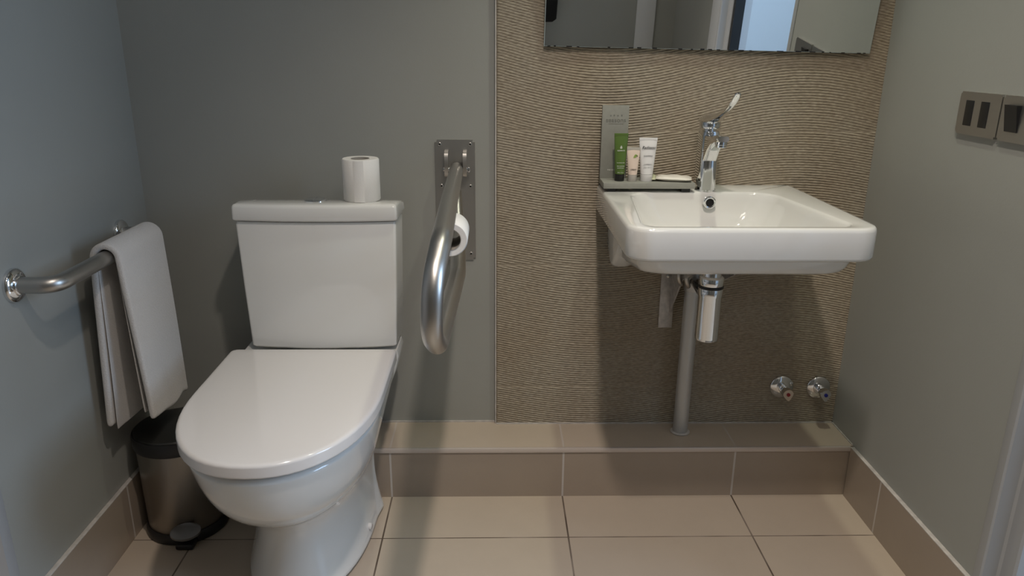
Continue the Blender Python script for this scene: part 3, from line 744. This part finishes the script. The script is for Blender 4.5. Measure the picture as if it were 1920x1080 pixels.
def squeeze_tube(name, label, x, y, wt, wb, h, caph, mb, mc, hd=.010, crimp=None):
    t = thing(name, label, 'toiletry tube', (x, y, ZT))
    bm = bmesh.new(); n = 32; rings = []
    for i in range(13):
        u = i/12; z = ZT+caph+(h-caph)*u
        a = wb*(1-u)+wt*u; b = wb*(1-u)**.8+.0012*u
        rings.append([Vector((x+a*math.cos(2*PI*k/n), y+b*math.sin(2*PI*k/n), z)) for k in range(n)])
    loft(bm, rings); body = obj('tube_body', bm, mb, t, 60)
    bm = bmesh.new(); bx(bm, (x-wt, y-.0013, ZT+h-.001), (x+wt, y+.0013, ZT+h+.006), .0004); obj('crimp', bm, crimp or mb, t)
    bm = bmesh.new(); lathe(bm, [(wb*.93, 0), (wb*.97, .001), (wb*.98, caph-.001), (wb*.9, caph), (.0001, caph)], (x, y, ZT), 'z', 32); obj('cap', bm, mc, t)
    def surf(z):    # y of the front surface at height z over the shelf
        u = (z-caph)/(h-caph); return y-(wb*(1-u)**.8+.0012*u)
    return body, surf
yT = -.085
b, sf = squeeze_tube('toiletry_tube', 'green toiletry tube with black cap standing against the upright panel', .2765, yT, .0165, .0118, .106, .017, 'green', 'blackcap')
def on_tube(body, sf, txt, size, x, z, m_, shear=0, sx=1):
    d = .004; y0 = sf(z); tilt = math.atan2(sf(z+d)-sf(z-d), 2*d)
    rot = Matrix.Rotation(PI/2-tilt, 3, 'X')
    text('lettering', txt, size, Vector((x, y0-.0006, ZT+z)), rot, m_, body, shear, sx=sx)
on_tube(b, sf, 'ELEMENTS', .0038, .2765, .072, 'whiteink')
on_tube(b, sf, 'hair & body wash', .0026, .2765, .044, 'whiteink')
on_tube(b, sf, 'GEL DOUCHE', .0028, .2765, .036, 'whiteink')
on_tube(b, sf, 'SHOWER GEL', .0026, .2765, .0315, 'whiteink')
on_tube(b, sf, '30 ml  1 fl oz', .0026, .2765, .021, 'whiteink')
bm = bmesh.new()
yy = sf(.0805)-.0007
for pts in ([(-.0028, 0), (.0030, 0), (.0018, -.0016), (-.0016, -.0016)], [(-.0004, .0004), (-.0004, .0052), (-.0024, .0006)], [(.0003, .0004), (.0003, .0062), (.0026, .0008)]):
    f = [bm.verts.new((.2765+p[0], yy, ZT+.0785+p[1])) for p in pts]; bm.faces.new(f)
r_ = bmesh.ops.extrude_face_region(bm, geom=list(bm.faces)); bmesh.ops.translate(bm, verts=[v for v in r_['geom'] if isinstance(v, bmesh.types.BMVert)], vec=(0, .0008, 0))
obj('sail_emblem', bm, 'whiteink', b)
b, sf = squeeze_tube('toiletry_tube', 'small cream and pink toiletry tube between the green and white tubes', .3065, yT-.004, .0160, .0112, .074, .016, 'cream', 'creamcap', crimp='creamcap')
on_tube(b, sf, 'CREAM', .0044, .3065, .0285, 'blackink')
bm = bmesh.new(); yy = sf(.061)
L1 = []
for i in range(9):
    u = i/8; L1.append((-.0045+.011*u, -.004+.0035*u+.0055*math.sin(PI*u)))
L2 = [(-.0045+.011*u_, -.004+.0075*u_-.0035*math.sin(PI*u_)) for u_ in [i/8 for i in range(8, -1, -1)]]
pts = L1+L2[1:-1]
f = bm.faces.new([bm.verts.new((.3100+p[0], yy-.0018+.11*0, ZT+.0605+p[1])) for p in pts])
r_ = bmesh.ops.extrude_face_region(bm, geom=[f]); bmesh.ops.translate(bm, verts=[v for v in r_['geom'] if isinstance(v, bmesh.types.BMVert)], vec=(0, .0025, 0))
obj('leaf_print', bm, 'leafink', b)
b, sf = squeeze_tube('toiletry_tube', 'white shampoo tube with script lettering right of the cream tube', .3410, yT, .0215, .0150, .096, .017, 'whitetube', 'whitetube')
on_tube(b, sf, 'Radisson', .0105, .3412, .079, 'blackink', .45, sx=.85)
on_tube(b, sf, 'SHAMPOO', .0045, .3412, .060, 'greyink')
on_tube(b, sf, 'SHAMPOOING', .0032, .3412, .0405, 'greyink')
on_tube(b, sf, '30 ml  1.01 fl. oz.', .0030, .3412, .0335, 'greyink')
def soap():
    t = thing('soap_packet', 'small cream wrapped soap lying flat on the grey stand', 'soap', (.41, -.08, ZT))
    rot = Matrix.Translation((.408, -.082, ZT)) @ Matrix.Rotation(math.radians(-14), 4, 'Z')
    bm = bmesh.new(); n = 14; V = []
    for s_ in (1, -1):
        g = []
        for i in range(n+1):
            for j in range(n+1):
                u = -1+2*i/n; v = -1+2*j/n
                h = .0066*(max(0, 1-abs(u)**2.6)**.5)*(max(0, 1-abs(v)**2.6)**.5)
                g.append(rot @ Vector((u*.042, v*.025, .0066+s_*h+.0008*math.sin(u*7+v*3)*(1-abs(s_-1)/2)*h/.006)))
        vs = [bm.verts.new(p) for p in g]
        for i in range(n):
            for j in range(n):
                a = i*(n+1)+j; bm.faces.new((vs[a], vs[a+n+1], vs[a+n+2], vs[a+1]) if s_ > 0 else (vs[a], vs[a+1], vs[a+n+2], vs[a+n+1]))
    bmesh.ops.remove_doubles(bm, verts=bm.verts, dist=1e-5); obj('wrapper', bm, 'soap', t, 60)
    bm = bmesh.new()
    g = []
    for i in range(9):
        v = -1+2*i/8; row = [rot @ Vector((-.041-.010*q, v*(.024+.002*q), .0056+.0045*q*(.5+.5*v)+.0008*math.sin(v*14))) for q in (0, 1)]
        g.append([bm.verts.new(p) for p in row])
    for i in range(8): bm.faces.new((g[i][0], g[i+1][0], g[i+1][1], g[i][1]))
    o = obj('wrapper_fin', bm, 'soapedge', t); so = o.modifiers.new('t', 'SOLIDIFY'); so.thickness = .0006
soap()

# ------------------------------------------------------------------ angle valves
def valve(x, z, m_, label, ang):
    t = thing('stop_valve', label, 'valve', (x, -.012, z), 'isolating valves under the basin')
    yb = -.0125
    bm = bmesh.new(); lathe(bm, [(.0325, yb), (.0325, yb-.003), (.0305, yb-.0055), (.020, yb-.0085), (.0155, yb-.0095), (.0001, yb-.0095)], (x, 0, z), 'y', 44); obj('escutcheon', bm, 'chrome', t)
    bm = bmesh.new(); lathe(bm, [(.0125, yb-.008), (.0125, yb-.020), (.0110, yb-.0215), (.0110, yb-.028), (.0001, yb-.028)], (x, 0, z), 'y', 32); obj('stem', bm, 'chrome', t)
    bm = bmesh.new(); rr = []
    for y, s in ((-.026, .92), (-.028, 1), (-.050, 1), (-.053, .93)):
        ring = []
        for k in range(30):
            a = 2*PI*k/30; r = .0150
            px, pz = r*math.cos(a), r*math.sin(a)
            if pz < 0: px *= (1+pz/r*.55); pz *= 1.35
            ring.append(Vector((x+(px*math.cos(ang)-pz*math.sin(ang))*s, yb+y, z+(px*math.sin(ang)+pz*math.cos(ang))*s)))
        rr.append(ring)
    loft(bm, rr); k_ = obj('knob', bm, 'chrome', t, 35)
    bm = bmesh.new(); lathe(bm, [(.0050, yb-.0525), (.0050, yb-.0545), (.0001, yb-.055)], (x, 0, z), 'y', 20); obj('colour_dot', bm, m_, k_)
valve(.762, .254, 'red', 'chrome stop valve with a red dot, low on the stone wall', .15)
valve(.8635, .252, 'blue', 'chrome stop valve with a blue dot, nearest the right wall', .05)

# ------------------------------------------------------------------ sockets on the right wall
def plate(y0, y1, label, kind):
    t = thing('wall_plate', label, 'wall plate', (XR, (y0+y1)/2, 1.014), 'steel plates on the right wall')
    bm = bmesh.new(); bx(bm, (XR-.007, y1, .974), (XR, y0, 1.0555))
    es = [e for e in bm.edges if abs((e.verts[0].co-e.verts[1].co).x) > .004]
    bmesh.ops.bevel(bm, geom=es, offset=.004, segments=4, affect='EDGES')
    p_ = obj('face_plate', bm, 'steelplate', t)
    if kind == 'slots':
        for a, b_ in ((-.368, -.394), (-.416, -.442)):
            bm = bmesh.new(); bx(bm, (XR-.0078, b_, .991), (XR-.002, a, 1.0395), .0008); obj('outlet_insert', bm, 'dark', t)
    else:
        bm = bmesh.new()
        loft(bm, [[Vector((x, y, z)) for x, z in ((XR-.002, .992), (XR-.0085, .992), (XR-.0165, 1.0395), (XR-.002, 1.0395))] for y in (-.498, -.532)])
        obj('rocker', bm, 'dark', t)
plate(-.346, -.4745, 'brushed steel plate with two black slots on the right wall', 'slots')
plate(-.4785, -.607, 'brushed steel plate with a black rocker switch at the right edge', 'rocker')

# ------------------------------------------------------------------ mirror
def mirror():
    t = thing('wall_mirror', 'frameless rectangular mirror mounted on the stone wall above the basin', 'mirror', (.48, -.015, 1.6))
    ang = math.atan2(-.0115, .775)
    rot = Matrix.Translation((.4815, 0, 1.1305)) @ Matrix.Rotation(-ang, 4, 'Y') @ Matrix.Translation((0, -.0245, 0)) @ Matrix.Rotation(math.radians(5.7), 4, 'X') @ Matrix.Translation((0, .0245, 0))
    bm = bmesh.new(); bx(bm, (-.3885, -.0245, 0), (.3865, -.0165, .85), 0, mat4=rot); g_ = obj('glass', bm, 'glassedge', t)
    bm = bmesh.new(); bx(bm, (-.3870, -.0250, .0010), (.3855, -.0246, .849), 0, mat4=rot); obj('silvered_face', bm, 'mirror', t)
    bm = bmesh.new(); bx(bm, (-.34, -.0165, .02), (.34, -.0125, .83), 0, mat4=rot); obj('backing', bm, 'dark', t)
    rnd = random.Random(4); x = -.38
    while x < .375:
        l = rnd.uniform(.004, .016)
        if rnd.random() < .75:
            bm = bmesh.new(); bx(bm, (x, -.0254, -.0006), (x+l, -.0248, rnd.uniform(.0012, .0026)), 0, mat4=rot); obj('edge_spot', bm, 'dark', t)
        x += l+rnd.uniform(.004, .030)
mirror()

# stand-in on the rear wall for the camera operator's coat (mirror's left edge)
def coat():
    bm = bmesh.new(); rr = []
    for z, w_, d in ((.81, .030, .012), (.825, .050, .025), (1.00, .058, .035), (1.30, .065, .04), (1.50, .055, .035), (1.58, .02, .015)):
        rr.append([Vector((.237+w_*math.cos(2*PI*k/20)+.004*math.sin(3*2*PI*k/20), YR+.045+d*math.sin(2*PI*k/20), z)) for k in range(20)])
    loft(bm, rr); o = obj('jacket', bm, 'blackcloth'); tag(o, 'black stand-in for the coat of the camera operator, seen at the mirror left edge', 'garment')
coat()
struct(box('daylight_patch_strip', (.71, YR, 0), (.81, YR+.012, 2.1), 'jambwhite', bevel=.004))  # white strip added in place of a daylight patch on the rear wall
